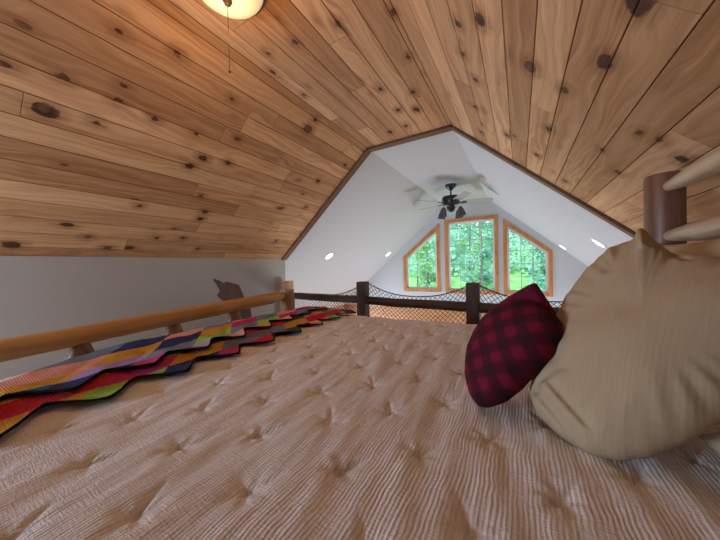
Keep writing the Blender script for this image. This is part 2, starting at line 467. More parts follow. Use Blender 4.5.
for k in range(3):
    root = bpy.data.objects.new('window_%d' % (k + 1), None); sc.collection.objects.link(root)
    root.location = (sum(x for x, z in win_poly(k)) / 4, YW, .27); struct(root)
    bm = bmesh.new(); ring_prism(bm, win_poly(k), win_poly(k, .075), YW - .022, YW); ring_prism(bm, win_poly(k, .06), win_poly(k, .072), YW - .01, YW + .13)
    local(build('casing', bm, M_CASE), root)
    bm = bmesh.new(); ring_prism(bm, win_poly(k, .072), win_poly(k, .115), YW + .05, YW + .095)
    local(build('sash', bm, M_SASH), root)
    bm = bmesh.new(); po = win_poly(k, .112)
    xs = [x for x, z in po]; zs = [z for x, z in po]
    step = (max(xs) - min(xs)) / (4 if k == 1 else 3)
    x = min(xs) + step
    while x < max(xs) - .02:
        a, b = zlim(po, x); box(bm, (x - .006, YW + .062, a), (x + .006, YW + .070, b)); x += step
    z = min(zs) + .29
    while z < max(zs) - .05:
        r = xlim(po, z)
        if r: box(bm, (r[0], YW + .0625, z - .006), (r[1], YW + .0695, z + .006))
        z += .29
    local(build('grille', bm, M_GRILLE), root)
    bm = bmesh.new(); vs = [bm.verts.new((x, YW + .08, z)) for x, z in win_poly(k, .10)]; bm.faces.new(vs)
    local(build('pane', bm, M_GLASS), root)
root = bpy.data.objects.new('window_4', None); sc.collection.objects.link(root); root.location = (-2.15, YB, .5); struct(root)
def sq(d): return [(-2.6 + d, .5 + d), (-1.7 - d, .5 + d), (-1.7 - d, 1.4 - d), (-2.6 + d, 1.4 - d)]
bm = bmesh.new(); ring_prism(bm, sq(-.05), sq(.02), YB, YB + .02); local(build('casing', bm, M_CASE), root)
bm = bmesh.new(); ring_prism(bm, sq(0), sq(.05), YB - .09, YB - .05); local(build('sash', bm, M_SASH), root)

# ------------------------------------------------------------------ outdoors
M_GRASS = mat('lawn_green', (.22, .42, .14), .9, .1); g = N(M_GRASS)
g.l(g.mix(g.rng(g.noise(g.obj(), 1.2, 5), .3, .7), (.16, .36, .11), (.36, .55, .22)), g.b.inputs['Base Color'])
bm = bmesh.new()
rows = []
for j in range(30):
    y = 7.2 + j * 1.6
    rows.append([bm.verts.new((-34 + i * 2.4, y, -2.75 + max(0, y - 15) * .16 + .3 * noise.noise(V((i * .4, j * .4, 0))))) for i in range(29)])
for j in range(29):
    for i in range(28): bm.faces.new((rows[j][i], rows[j][i + 1], rows[j + 1][i + 1], rows[j + 1][i]))
struct(build('ground', bm, M_GRASS, smooth=True))
def leaf_mat(name, c1, c2):
    m = mat(name, c1, .6, .2); g = N(m)
    geo = g.n('ShaderNodeNewGeometry')
    c = g.mix(geo.outputs['Random Per Island'], c1, c2)
    tr = g.n('ShaderNodeBsdfTranslucent'); g.l(c, tr.inputs[0]); g.l(c, g.b.inputs['Base Color'])
    mx = g.n('ShaderNodeMixShader'); mx.inputs[0].default_value = .4
    out = [q for q in g.t.nodes if q.type == 'OUTPUT_MATERIAL'][0]
    g.l(g.b.outputs[0], mx.inputs[1]); g.l(tr.outputs[0], mx.inputs[2]); g.l(mx.outputs[0], out.inputs[0])
    return m
M_LEAF = [leaf_mat('leaf_yellow_green', (.24, .46, .20), (.54, .74, .44)), leaf_mat('leaf_blue_green', (.17, .38, .28), (.42, .66, .55)), leaf_mat('leaf_pale_green', (.32, .56, .42), (.66, .84, .70))]
M_BARK = wood('tree_bark', (.26, .22, .19), (.16, .14, .12), .9, 'Z', knots=False)
def tree(x, y, h, r, z0, ns, mi, label, conifer=False):
    rr = random.Random(int(x * 37 + y * 91))
    root = thing('pine_tree' if conifer else 'leafy_tree', (x, y, z0), label, 'tree', 'trees outside the windows')
    bm = bmesh.new(); tube(bm, [(x, y, z0 - .4), (x + .05, y, z0 + h * .4), (x, y, z0 + h * .9)], [.08, .06, .02], 8)
    for k in range(10):
        a = rr.uniform(0, 6.28); zz = z0 + h * rr.uniform(.25, .8); q = V((x, y, zz))
        tube(bm, [q, q + V((math.cos(a), math.sin(a), .5)) * r * .4, q + V((math.cos(a), math.sin(a), .7)) * r * .75], [.025, .015, .006], 5)
    local(build('trunk', bm, M_BARK, smooth=True), root)
    bm = bmesh.new()
    blobs = []
    for k in range(26):
        zz = rr.uniform(.12, 1.0); lim = r * (1 - zz) ** .8 if conifer else r * math.sin(math.pi * min(1, .12 + zz * .88)) ** .5
        a = rr.uniform(0, 6.28); q = lim * rr.uniform(.2, .85)
        blobs.append((V((x + math.cos(a) * q, y + math.sin(a) * q, z0 + h * (.08 + .9 * zz))), rr.uniform(.35, .75) * (r / 1.8)))
    for k in range(ns):
        c, b = rr.choice(blobs); d = V((rr.gauss(0, 1), rr.gauss(0, 1), rr.gauss(0, .8))).normalized() * b * rr.uniform(.55, 1.05)
        q = c + d; s = rr.uniform(.035, .085)
        e1 = V((rr.gauss(0, 1), rr.gauss(0, 1), rr.gauss(0, 1))).normalized(); e2 = e1.orthogonal().normalized()
        bm.faces.new([bm.verts.new(q + e1 * s * 1.3), bm.verts.new(q + e2 * s * .6), bm.verts.new(q - e1 * s * 1.1), bm.verts.new(q - e2 * s * .6)])
    cr_ = local(build('crown', bm, M_LEAF[mi], keep=True), root)
for tx_, ty_, th_, tr_, tn_, tm_, tl_, tc_ in (
    (-6.3, 12.6, 6.6, .95, 3200, 0, 'bright yellow-green leafy tree nearest the house, leftmost behind the left slanted window', False),
    (-3.9, 13.0, 7.0, .92, 3600, 0, 'bushy bright green tree close behind the left half of the middle window', False),
    (-1.5, 13.2, 7.2, .92, 3600, 1, 'blue-green leafy tree close behind the right edge of the middle window', False),
    (.9, 13.0, 7.4, .80, 3000, 1, 'slim blue-green conifer close behind the right slanted window', True),
    (-8.4, 17.0, 8.0, 1.2, 3000, 1, 'blue-green tree in the second row, leftmost behind the left window', False),
    (-5.2, 17.2, 8.6, 1.2, 3600, 2, 'pale green tree in the second row behind the gap of the left and middle windows', False),
    (-2.0, 17.0, 8.8, 1.2, 3600, 0, 'yellow-green tree in the second row behind the middle window', False),
    (1.3, 17.2, 8.2, 1.2, 3200, 2, 'pale green tree in the second row behind the right window', False),
    (-7.6, 22.5, 9.5, 1.6, 3200, 2, 'tall pale green tree farthest back behind the left window', False),
    (-3.4, 22.5, 10.0, 1.6, 3400, 1, 'tall blue-green tree farthest back behind the middle window', False),
    (.8, 22.5, 10.0, 1.6, 3400, 2, 'tall pale green tree farthest back behind the right window', False)):
    tree(tx_, ty_, th_, tr_, -2.75 + max(0, ty_ - 15) * .16, tn_, tm_, tl_, tc_)
# wooded hillside behind: nobody could count the trees
bm = bmesh.new(); rr = random.Random(5)
for k in range(14000):
    x = rr.uniform(-22, 12); y = rr.uniform(30, 36); z = rr.uniform(-1, 12) + noise.noise(V((x * .3, 0, 0))) * 1.5
    q = V((x, y + noise.noise(V((x * .6, z * .6, 1))) * 2, z)); s = rr.uniform(.14, .34)
    e1 = V((rr.gauss(0, 1), rr.gauss(0, .6), rr.gauss(0, 1))).normalized(); e2 = e1.orthogonal().normalized()
    bm.faces.new([bm.verts.new(q + e1 * s), bm.verts.new(q + e2 * s), bm.verts.new(q - e1 * s), bm.verts.new(q - e2 * s)])
tag(build('hillside_foliage', bm, M_LEAF[2], keep=True), 'pale green wooded hillside foliage far beyond the windows', 'foliage', kind='stuff')

# ------------------------------------------------------------------ ceiling fan
M_BLK = mat('fan_black_metal', (.012, .013, .014), .35, .5)
M_BLADE = mat('fan_blade_grey', (.42, .42, .42), .35, .5)
M_SHADE = mat('fan_shade_smoked_glass', (.10, .085, .08), .25, .5)
M_SHIN = mat('fan_arm_pale_metal', (.62, .60, .58), .3, .5)
fx, fy = -1.05, 5.05
fan = thing('ceiling_fan', (fx, fy, ZT), 'black ceiling fan with five blades and four lamp shades hanging under the white ceiling', 'ceiling fan')
bm = bmesh.new(); lathe(bm, [(.10, 0), (.10, -.02), (.085, -.045), (.04, -.085), (.022, -.105)], (fx, fy, ZT), 24); local(build('canopy', bm, M_BLK, smooth='auto'), fan)
bm = bmesh.new(); lathe(bm, [(.013, -.09), (.013, -.20)], (fx, fy, ZT), 12); local(build('downrod', bm, M_BLK, smooth='auto'), fan)
bm = bmesh.new(); lathe(bm, [(.03, -.185), (.06, -.20), (.145, -.215), (.155, -.235), (.155, -.315), (.14, -.355), (.08, -.385), (.07, -.45), (.035, -.49)], (fx, fy, ZT), 32); local(build('motor_housing', bm, M_BLK, smooth='auto'), fan)
az = math.atan2(RIGHT.y, RIGHT.x)
for k in range(5):
    a = az + math.radians(-15 + 72 * k); d = V((math.cos(a), math.sin(a), 0)); s = V((-math.sin(a), math.cos(a), 0)) ; up = V((0, 0, 1))
    s2 = (s * math.cos(math.radians(13)) - up * math.sin(math.radians(13))); n2 = d.cross(s2)
    C = V((fx, fy, ZT - .325))
    bm = bmesh.new()
    prof = [(.20, .048), (.24, .062), (.45, .070), (.66, .066), (.685, .052), (.695, .030)]
    top = [C + d * r + s2 * wd for r, wd in prof] + [C + d * r - s2 * wd for r, wd in prof[::-1]]
    A = [bm.verts.new(q + n2 * .004) for q in top]; B = [bm.verts.new(q - n2 * .004) for q in top]
    bm.faces.new(A); bm.faces.new(B[::-1])
    for i in range(len(A)): bm.faces.new((A[i], A[(i + 1) % len(A)], B[(i + 1) % len(A)], B[i]))
    bl = local(build('blade', bm, M_BLADE), fan)
    bm = bmesh.new()
    A = [C + d * .13 + s * .02, C + d * .20 + s2 * .045, C + d * .26 + s2 * .03, C + d * .27, C + d * .26 - s2 * .03, C + d * .20 - s2 * .045, C + d * .13 - s * .02]
    T = [bm.verts.new(q - n2 * .004) for q in A]; B = [bm.verts.new(q - n2 * .012) for q in A]
    bm.faces.new(T); bm.faces.new(B[::-1])
    for i in range(len(A)): bm.faces.new((T[i], T[(i + 1) % len(A)], B[(i + 1) % len(A)], B[i]))
    local(build('blade_bracket', bm, M_BLK), fan)
for k in range(4):
    a = az + math.radians(32 + 90 * k); d = V((math.cos(a), math.sin(a), 0)); C = V((fx, fy, ZT - .40))
    bm = bmesh.new(); tube(bm, [C + d * .04, C + d * .10 + V((0, 0, .02)), C + d * .17, C + d * .19 + V((0, 0, -.035))], .014, 8); local(build('lamp_arm', bm, M_SHIN, smooth='auto'), fan)
    bm = bmesh.new(); lathe(bm, [(.018, 0), (.034, -.015), (.052, -.06), (.066, -.125), (.076, -.155), (.070, -.152), (.045, -.06), (.012, -.012)], C + d * .193 + V((0, 0, -.03)), 20, axis=(V((0, 0, 1)) - d * .22).normalized())
    local(build('lamp_shade', bm, M_SHADE, smooth='auto'), fan)

# ------------------------------------------------------------------ recessed lights in the great room slopes
def emis(name, col, st):
    m = mat(name, col, .5); b = m.node_tree.nodes['Principled BSDF']
    b.inputs['Emission Color'].default_value = (*col, 1); b.inputs['Emission Strength'].default_value = st; return m
M_LED = emis('recessed_lamp_glow', (1, .93, .86), 6)
M_RIM = mat('recessed_trim_white', (.82, .80, .78), .4)
nl = V((SL, 0, -1)).normalized(); nrr = V((-SR, 0, -1)).normalized()
for (px, py), (P, n), nm, lb in (((329, 256), PL_L, nl, 'round recessed ceiling light, the nearer one in the left white slope'), ((388, 254), PL_L, nl, 'round recessed ceiling light in the left white slope beside the left window'),
                         ((563, 247), PL_R, nrr, 'round recessed ceiling light in the right white slope beside the right window'), ((599, 243), PL_R, nrr, 'round recessed ceiling light, the nearer one in the right white slope above the big pillow')):
    h = hit(px, py, P, n) + nm * .001
    t = thing('recessed_light', h, lb, 'ceiling light', 'recessed lights in the white slopes')
    bm = bmesh.new(); lathe(bm, [(.068, .002), (.072, .010), (.090, .008), (.094, .0), (.068, 0)], h, 28, axis=nm, cap=False); local(build('trim_ring', bm, M_RIM, smooth='auto'), t)
    bm = bmesh.new(); lathe(bm, [(.067, .0015), (.067, .004), (.03, .007), (.002, .008)], h, 24, axis=nm); local(build('lamp_lens', bm, M_LED, smooth='auto'), t)

# ------------------------------------------------------------------ loft ceiling lamp
M_DOME = mat('cream_glass_dome', (.85, .72, .48), .3, .5); b = M_DOME.node_tree.nodes['Principled BSDF']
b.inputs['Emission Color'].default_value = (1, .80, .46, 1); b.inputs['Emission Strength'].default_value = .35
M_BRONZE = mat('dark_bronze', (.09, .055, .035), .4, .5, .6)
lx, ly = -1.20, .83
lamp = thing('ceiling_lamp', (lx, ly, ZT), 'cream glass dome ceiling lamp with pull chain on the pine board ceiling', 'ceiling lamp')
bm = bmesh.new(); lathe(bm, [(.185, 0), (.185, -.03), (.178, -.042), (.165, -.042), (.165, 0)], (lx, ly, ZT), 48); local(build('rim', bm, M_BRONZE, smooth='auto'), lamp)
bm = bmesh.new(); pr = [(.17 * math.cos(t * math.pi / 2 / 14), -.030 - .085 * math.sin(t * math.pi / 2 / 14)) for t in range(14)] + [(.004, -.115)]
lathe(bm, pr, (lx, ly, ZT), 48); local(build('glass_dome', bm, M_DOME, smooth='auto'), lamp)
bm = bmesh.new(); lathe(bm, [(.012, -.108), (.022, -.114), (.022, -.120), (.012, -.128), (.015, -.134), (.006, -.142)], (lx, ly, ZT), 20); local(build('finial', bm, M_BRONZE, smooth='auto'), lamp)
bm = bmesh.new(); cx_, cy_ = lx, ly
tube(bm, [(cx_, cy_, ZT - .138), (cx_, cy_, ZT - .45)], .0016, 6)
for k in range(38): 
    bmesh.ops.create_icosphere(bm, subdivisions=1, radius=.0024, matrix=Matrix.Translation((cx_, cy_, ZT - .142 - k * .0082)))
bmesh.ops.create_icosphere(bm, subdivisions=2, radius=.007, matrix=Matrix.Translation((cx_, cy_, ZT - .455)))
local(build('pull_chain', bm, M_BRONZE, smooth=True), lamp)
pl = bpy.data.lights.new('ceiling_lamp_bulb', 'POINT'); pl.energy = 4.5; pl.color = (1, .58, .26); pl.shadow_soft_size = .12
po_ = bpy.data.objects.new('ceiling_lamp_bulb', pl); sc.collection.objects.link(po_); po_.location = (lx, ly, ZT - .27)

# ------------------------------------------------------------------ loft railing with its netting
zr = .585; pitch = 1.26
posts = [-2.93, -1.66, -.40, .86]
rail = thing('loft_railing', (-1.0, 2.86, 0), 'dark stained wooden railing with square posts at the open edge of the loft', 'railing')
for i, x in enumerate(posts):
    bm = bmesh.new(); box(bm, (x - .06, 2.80, 0), (x + .06, 2.915, .80), .008)
    o = local(build('post', bm, M_LOGZ if i == 0 else M_DARKZ), rail)
    if i == 0: o['label'] = 'light natural pine post against the wall corner'
bm = bmesh.new()
pts = [(posts[0] + .05 + k * .18, 2.858 + .004 * noise.noise(V((k, 0, 0))), .585 - .002 * k + .010 * noise.noise(V((k * .6, 3, 0)))) for k in range(21)]
tube(bm, pts, .050, 10, wob=.10); local(build('handrail', bm, M_DARK, smooth=True), rail)
M_CORD = mat('black_net_cord', (.018, .015, .014), .8)
def cord(bm, pts, r=.0028):
    tube(bm, pts, r, 4, cap=False)
net = thing('railing_net', (-1.0, 2.94, 0), 'black knotted cord netting slung between the railing posts', 'net')
bays = [(posts[0] + .06, posts[1]), (posts[1], posts[2]), (posts[2], posts[3])]
for bi, (xa, xb) in enumerate(bays):
    bm = bmesh.new(); L = xb - xa
    za0 = .62 if bi == 0 else .80
    def top(u):
        z_ = za0 + (.80 - za0) * u
        if bi == 0: return .615 + .185 * max(0, (u - .55) / .45) ** 2.0
        return .80 - (.80 - .635) * (1 - abs(2 * u - 1) ** 2.4)
    yy = 2.932
    def P(u, v_):  # v_ 0 bottom .. 1 top
        t0 = top(u); return V((xa + L * u, yy + .012 * math.sin(u * 9 + v_ * 5 + bi), .02 + (t0 - .02) * v_))
    cord(bm, [P(k / 24, 1) for k in range(25)], .0055)
    cell = .052; nu = int(L / cell); nv = 13
    for s in (1, -1):
        for st in range(-nv, nu + nv):
            pts = []
            for j in range(nv + 1):
                uu = (st + s * j) / nu
                if 0 <= uu <= 1: pts.append(P(uu, j / nv) + V((0, s * .002, 0)))
            if len(pts) > 1: cord(bm, pts)
    local(build('net_panel', bm, M_CORD), net)

# ------------------------------------------------------------------ bed
ZM = .66   # height of the bedspread
bed = thing('log_bed', (-.6, .8, 0), 'peeled log bed frame with round rails at its head and foot', 'bed')
def log(name, pts, rad, m, seg=18, wob=.05, parent=bed, label=None):
    bm = bmesh.new(); tube(bm, pts, rad, seg, wob=wob); o = local(build(name, bm, m, smooth='auto'), parent)
    if label: o['label'] = label
    return o
def lerp_pts(a, b, n): a = V(a); b = V(b); return [a + (b - a) * (k / (n - 1)) for k in range(n)]
# footboard
FX = -1.735
log('footboard_post', lerp_pts((FX, 1.68, 0), (FX, 1.68, .805), 9), [.062] * 8 + [.058], M_FOOTZ)
log('footboard_post', lerp_pts((FX, -.22, 0), (FX, -.22, .78), 9), [.062] * 8 + [.058], M_FOOTZ)
n = 26; pp = lerp_pts((FX, -.20, .690), (FX, 1.65, .757), n)
log('footboard_rail', pp, [(.026 if i in (0, n - 1) else .040 if i in (1, n - 2) else .044) for i in range(n)], M_LOG, 20, .05)
pp = lerp_pts((FX, -.20, .30), (FX, 1.65, .30), 14); log('footboard_lower_rail', pp, .042, M_LOG)
for y in (.40, .785, 1.17, .02):
    zt = .69 + (y + .2) / 1.85 * .067
    log('spindle', [(FX, y, .32), (FX, y, .45), (FX, y, zt - .13), (FX, y, zt - .09), (FX, y, zt - .05), (FX, y, zt - .02)], [.03, .055, .057, .050, .036, .026], M_HEADZ, 14)
# headboard
HX = .522
def hpost(y, h):
    log('headboard_post', lerp_pts((HX, y, 0), (HX, y, h - .012), 9) + [V((HX, y, h))], [.060] * 9 + [.056], M_HEADZ, 24, .03, label='reddish-brown stained log post of the headboard')
hpost(1.62, 1.345); hpost(-.25, 1.345)
for nm, z, r in (('headboard_rail', 1.287, .034), ('headboard_rail', 1.088, .037), ('headboard_rail', .80, .037), ('headboard_rail', .45, .037)):
    n = 22; pp = lerp_pts((HX, -.22, z), (HX, 1.575, z), n)
    rd = [r] * n; rd[-1] = .021; rd[-2] = .027; rd[-3] = .032; rd[0] = .02; rd[1] = .028
    pp[-1] = V((HX, 1.575, z))
    log(nm, pp, rd, M_HEADY, 18, .05)
for y in (-.12, 1.58):
    log('side_rail', lerp_pts((FX + .03, y, .30), (HX - .04, y, .30), 12), .045, M_LOG)
# mattress
M_MATT = mat('mattress_ticking', (.62, .58, .54), .9, .1)
BX0, BX1, BY0, BY1 = -1.50, .44, -.16, 1.60
bm = bmesh.new(); box(bm, (BX0 + .03, BY0 + .03, .36), (BX1 - .02, BY1 - .03, .62), .05)
tag(build('mattress', bm, M_MATT, smooth='auto'), 'thick mattress on the log bed underneath the bedspread', 'mattress')

# bedspread: tufted gauze quilt, real dimples at every tie
def gauze(name, c1, c2, rib=330.0, cross=270.0, warp=.35, st=.38, cs=.12):
    m = mat(name, c1, .88, .12); g = N(m); uv = g.uv(); u, v, _ = g.sep(uv)
    w1 = g.noise(uv, 7.0, 3); w2 = g.noise(uv, 28.0, 2)
    uu = g.math('ADD', u, g.math('ADD', g.math('MULTIPLY', w1, .05 * warp), g.math('MULTIPLY', w2, .010 * warp)))
    r1 = g.math('SINE', g.math('MULTIPLY', uu, rib * 6.283 / 2.2)); vv = g.math('ADD', v, g.math('MULTIPLY', w2, .012))
    r2 = g.math('SINE', g.math('MULTIPLY', vv, cross * 6.283 / 1.1))
    amp = g.rng(g.noise(uv, 9.0, 3), .3, .7, .25, 1.0)
    h = g.math('ADD', g.math('MULTIPLY', g.math('MULTIPLY', r1, amp), .5), g.math('MULTIPLY', r2, cs * .4))
    cr_ = g.noise(g.comb(g.math('MULTIPLY', uu, 170.0), g.math('MULTIPLY', v, 15.0), 0.0), 1.0, 4, .6)
    cr2 = g.noise(g.comb(g.math('MULTIPLY', uu, 60.0), g.math('MULTIPLY', v, 260.0), 0.0), 1.0, 2, .6)
    h = g.math('ADD', h, g.math('ADD', g.math('MULTIPLY', cr_, 2.2), g.math('MULTIPLY', cr2, 1.3)))
    c = g.mix(g.rng(h, .9, 3.0), c2, c1)
    g.l(c, g.b.inputs['Base Color']); g.bump(h, st, .0035)
    return m
M_SPREAD = gauze('bedspread_gauze', (.88, .86, .88), (.66, .595, .575))
M_PILLOW = gauze('pillow_gauze', (.45, .335, .215), (.42, .305, .19), 300, 260, .2, .10, .5)
tufts = []
for j in range(-4, 16):
    for i in range(-8, 16):
        x = -.9 + .21 * i + (.105 if j % 2 else 0) ; y = .16 + .105 * j
        tufts.append((x, y, 1 if (i * 7 + j * 3) % 5 < 3 else -1))
T_AT = {}
for x, y, s in tufts: T_AT.setdefault((round(x / .25), round(y / .25)), []).append((x, y, s))
def spread_h(x, y):
    d1 = 9; h = 0
    ci, cj = round(x / .25), round(y / .25)
    for a in (-1, 0, 1):
        for b in (-1, 0, 1):
            for tx, ty, s in T_AT.get((ci + a, cj + b), ()):
                dx, dy = x - tx, y - ty; d = math.hypot(dx, dy); d1 = min(d1, d)
                if d < .11:
                    h -= .0100 * math.exp(-(d / .0075) ** 2)
                    an = math.atan2(dy, dx)
                    # short radiating puckers
                    h += .0018 * math.cos(an * 5 + tx * 30) * math.exp(-((d - .018) / .016) ** 2)
                    # crease that runs to one side of the tie
                    q = dx * .5 * s + dy * .86; w_ = dx * .86 - dy * .5 * s
                    h -= .0055 * math.exp(-(w_ / .004) ** 2) * sm(q, -.02, .01) * (1 - sm(q, .03, .075))
    h += .0050 * sm(d1, 0, .05)
    h += .006 * noise.noise(V((x * 3.2, y * 2.1, 4))) + .004 * noise.noise(V((x * 22 + y * 5, y * 3.2, 7))) + .0035 * noise.noise(V((x * 14, y * 5, 9))) + .0014 * noise.noise(V((x * 60, y * 9, 2)))
    return h
def edge_drop(t, R=.05):
    """t: distance beyond the top edge -> (horizontal, vertical)"""
    if t <= 0: return 0, 0
    a = min(t / R, math.pi / 2); hx = R * math.sin(a); vz = -R * (1 - math.cos(a))
    if t > R * math.pi / 2: vz -= t - R * math.pi / 2
    return hx, vz
bm = bmesh.new(); uvl = bm.loops.layers.uv.new('uv')
stp = .005
xs = []; x = BX0 - .30
while x <= BX1 + .001: xs.append(x); x += stp
ys = []; y = BY0 - .2
while y <= BY1 + .38: ys.append(y); y += stp
grid = []
for y in ys:
    row = []
    for x in xs:
        hx0, vz0 = edge_drop(BX0 - x); hy1, vz1 = edge_drop(y - BY1); hy0, vz2 = edge_drop(BY0 - y)
        X = max(x, BX0) - hx0; Y = min(max(y, BY0), BY1) + hy1 - hy0
        drop = min(vz0, vz1, vz2) if (vz0 < 0 or vz1 < 0 or vz2 < 0) else 0
        Z = ZM - .012 + drop + (spread_h(x, y) if drop > -.06 else 0)
        if drop < -.05:
            k = min(1, (-drop - .05) / .1) * .012
            X -= k * (.6 + math.sin(y * 38)) * (1 if vz0 < 0 else 0); Y += k * (.6 + math.sin(x * 33)) * (1 if vz1 < 0 else 0)
        row.append(bm.verts.new((X, Y, Z)))
    grid.append(row)
for j in range(len(ys) - 1):
    for i in range(len(xs) - 1):
        f = bm.faces.new((grid[j][i], grid[j][i + 1], grid[j + 1][i + 1], grid[j + 1][i]))
        for lp, (a, b) in zip(f.loops, ((j, i), (j, i + 1), (j + 1, i + 1), (j + 1, i))): lp[uvl].uv = (xs[b], ys[a])
tag(build('bedspread', bm, M_SPREAD, smooth=True, keep=True), 'pinkish beige crinkled cotton bedspread with rows of small tufts', 'bedspread')

# ------------------------------------------------------------------ patchwork throw at the foot of the bed
cols = dict(magenta=(.36, .030, .10), lavender=(.27, .16, .30), green=(.21, .33, .055), mustard=(.42, .20, .035), navy=(.028, .030, .085),
            slate=(.13, .14, .17), pink=(.52, .22, .17), red=(.38, .02, .03), teal=(.03, .13, .19), forest=(.035, .06, .055), black=(.010, .009, .013))
def yarn(name, c):
    c = tuple(min(.8, q * 1.35) for q in c) if name != 'yarn_black' else c
    m = mat(name, c, .95, .05); g = N(m); uv = g.uv(); u, v, _ = g.sep(uv)
    a = g.math('SINE', g.math('MULTIPLY', u, 1400.0)); b_ = g.math('SINE', g.math('MULTIPLY', v, 1100.0))
    nz = g.noise(uv, 60, 3)
    g.l(g.mix(g.rng(nz, .3, .7, 0, .5), c, tuple(q * 1.35 for q in c)), g.b.inputs['Base Color'])
    g.bump(g.math('ADD', a, b_), .5, .003); return m
names = list(cols); YM = [yarn('yarn_' + k, cols[k]) for k in names]
throw = thing('patchwork_throw', (-1.2, .8, ZM), 'folded multicoloured knitted patchwork throw with black zigzag edge along the foot of the bed', 'throw')
PER = .19
def tooth(y):
    t = ((y + .02) / PER) % 1.0
    v_ = 1 - abs(2 * t - 1)
    return sm(v_, 0, 1) * .5 + v_ * .5
def edge_lo(y): return -1.030 + .05 * sm(.25 - y, 0, .3) + .105 * tooth(y) - .06 * sm(y, .3, 1.5)
def edge_up(y): return -1.130 + .105 * tooth(y + .045) - .17 * sm(y, .25, 1.5)
def back(y): return -1.30 - .16 * sm(y, .1, .45)
def thr_base(x, y):
    hx, vz = edge_drop(BX0 - x); X = max(x, BX0) - hx
    return X, ZM + vz
seq = ['green', 'magenta', 'mustard', 'navy', 'red', 'lavender', 'pink', 'slate', 'green', 'teal', 'mustard', 'magenta', 'forest', 'pink', 'navy', 'red', 'lavender', 'slate']
ROWS = {8: [['teal', 'navy', 'magenta', 'lavender', 'pink', 'mustard', 'pink', 'forest', 'red', 'teal'],
            ['mustard', 'lavender', 'slate', 'green', 'slate', 'green', 'magenta', 'slate', 'forest', 'mustard'],
            ['pink', 'mustard', 'navy', 'mustard', 'magenta', 'slate', 'pink', 'red', 'slate', 'pink'],
            ['slate', 'navy', 'pink', 'slate', 'pink', 'magenta', 'slate', 'magenta', 'navy', 'teal']],
        3: [['mustard', 'green', 'navy', 'magenta', 'red', 'forest', 'pink', 'green', 'navy', 'mustard'],
            ['red', 'magenta', 'mustard', 'slate', 'slate', 'mustard', 'red', 'magenta', 'forest', 'red']]}
def layer(name, edge, zoff, depth, shift, y0, y1, seed):
    bm = bmesh.new(); uvl = bm.loops.layers.uv.new('uv'); rr = random.Random(seed)
    dy = PER / 44; ds = .0115; ROW = .10
    ny = int((y1 - y0) / dy); table = {}
    G = []
    for j in range(ny + 1):
        y = y0 + j * dy; e = edge(y); dd = depth(y); row = []
        ns = 110
        for i in range(ns + 1):
            s = dd * i / ns
            x = e - s
            X, z = thr_base(x, y)
            wav = .006 * noise.noise(V((x * 7, y * 5, seed))) + .003 * noise.noise(V((x * 20, y * 16, seed)))
            lift = zoff + .008 * abs(math.sin(s * 9 + seed)) + wav + .006
            curl = .003 * math.exp(-(s / .03) ** 2) * (1 if i else .2)
            v = bm.verts.new((X, y, z + lift + curl)); row.append((v, s, y))
        G.append(row)
    for j in range(ny):
        for i in range(len(G[0]) - 1):
            q = (G[j][i], G[j][i + 1], G[j + 1][i + 1], G[j + 1][i])
            f = bm.faces.new([a[0] for a in q])
            s = sum(a[1] for a in q) / 4; y = sum(a[2] for a in q) / 4
            S = s + .105 * (1 - tooth(y + shift))
            r_ = int(S / ROW); c_ = math.floor((y + .02 + shift - .85 * S) / PER)
            if s < .0105: k = 'black'
            else:
                if (r_, c_) not in table: table[(r_, c_)] = ROWS[seed][r_ % len(ROWS[seed])][c_ % 10]
                k = table[(r_, c_)]
            f.material_index = names.index(k)
            for lp, a in zip(f.loops, q): lp[uvl].uv = (a[1], a[2])
    # give the cloth thickness
    o = build(name, bm, YM, smooth=True, keep=True)
    md = o.modifiers.new('thickness', 'SOLIDIFY'); md.thickness = .004; md.offset = 0
    return local(o, throw)
layer('lower_layer', edge_lo, .002, lambda y: edge_lo(y) - back(y) + .03, 0.0, -.12, 1.66, 3)
layer('upper_layer', edge_up, .015, lambda y: edge_up(y) - back(y), .045, -.12, 1.63, 8)

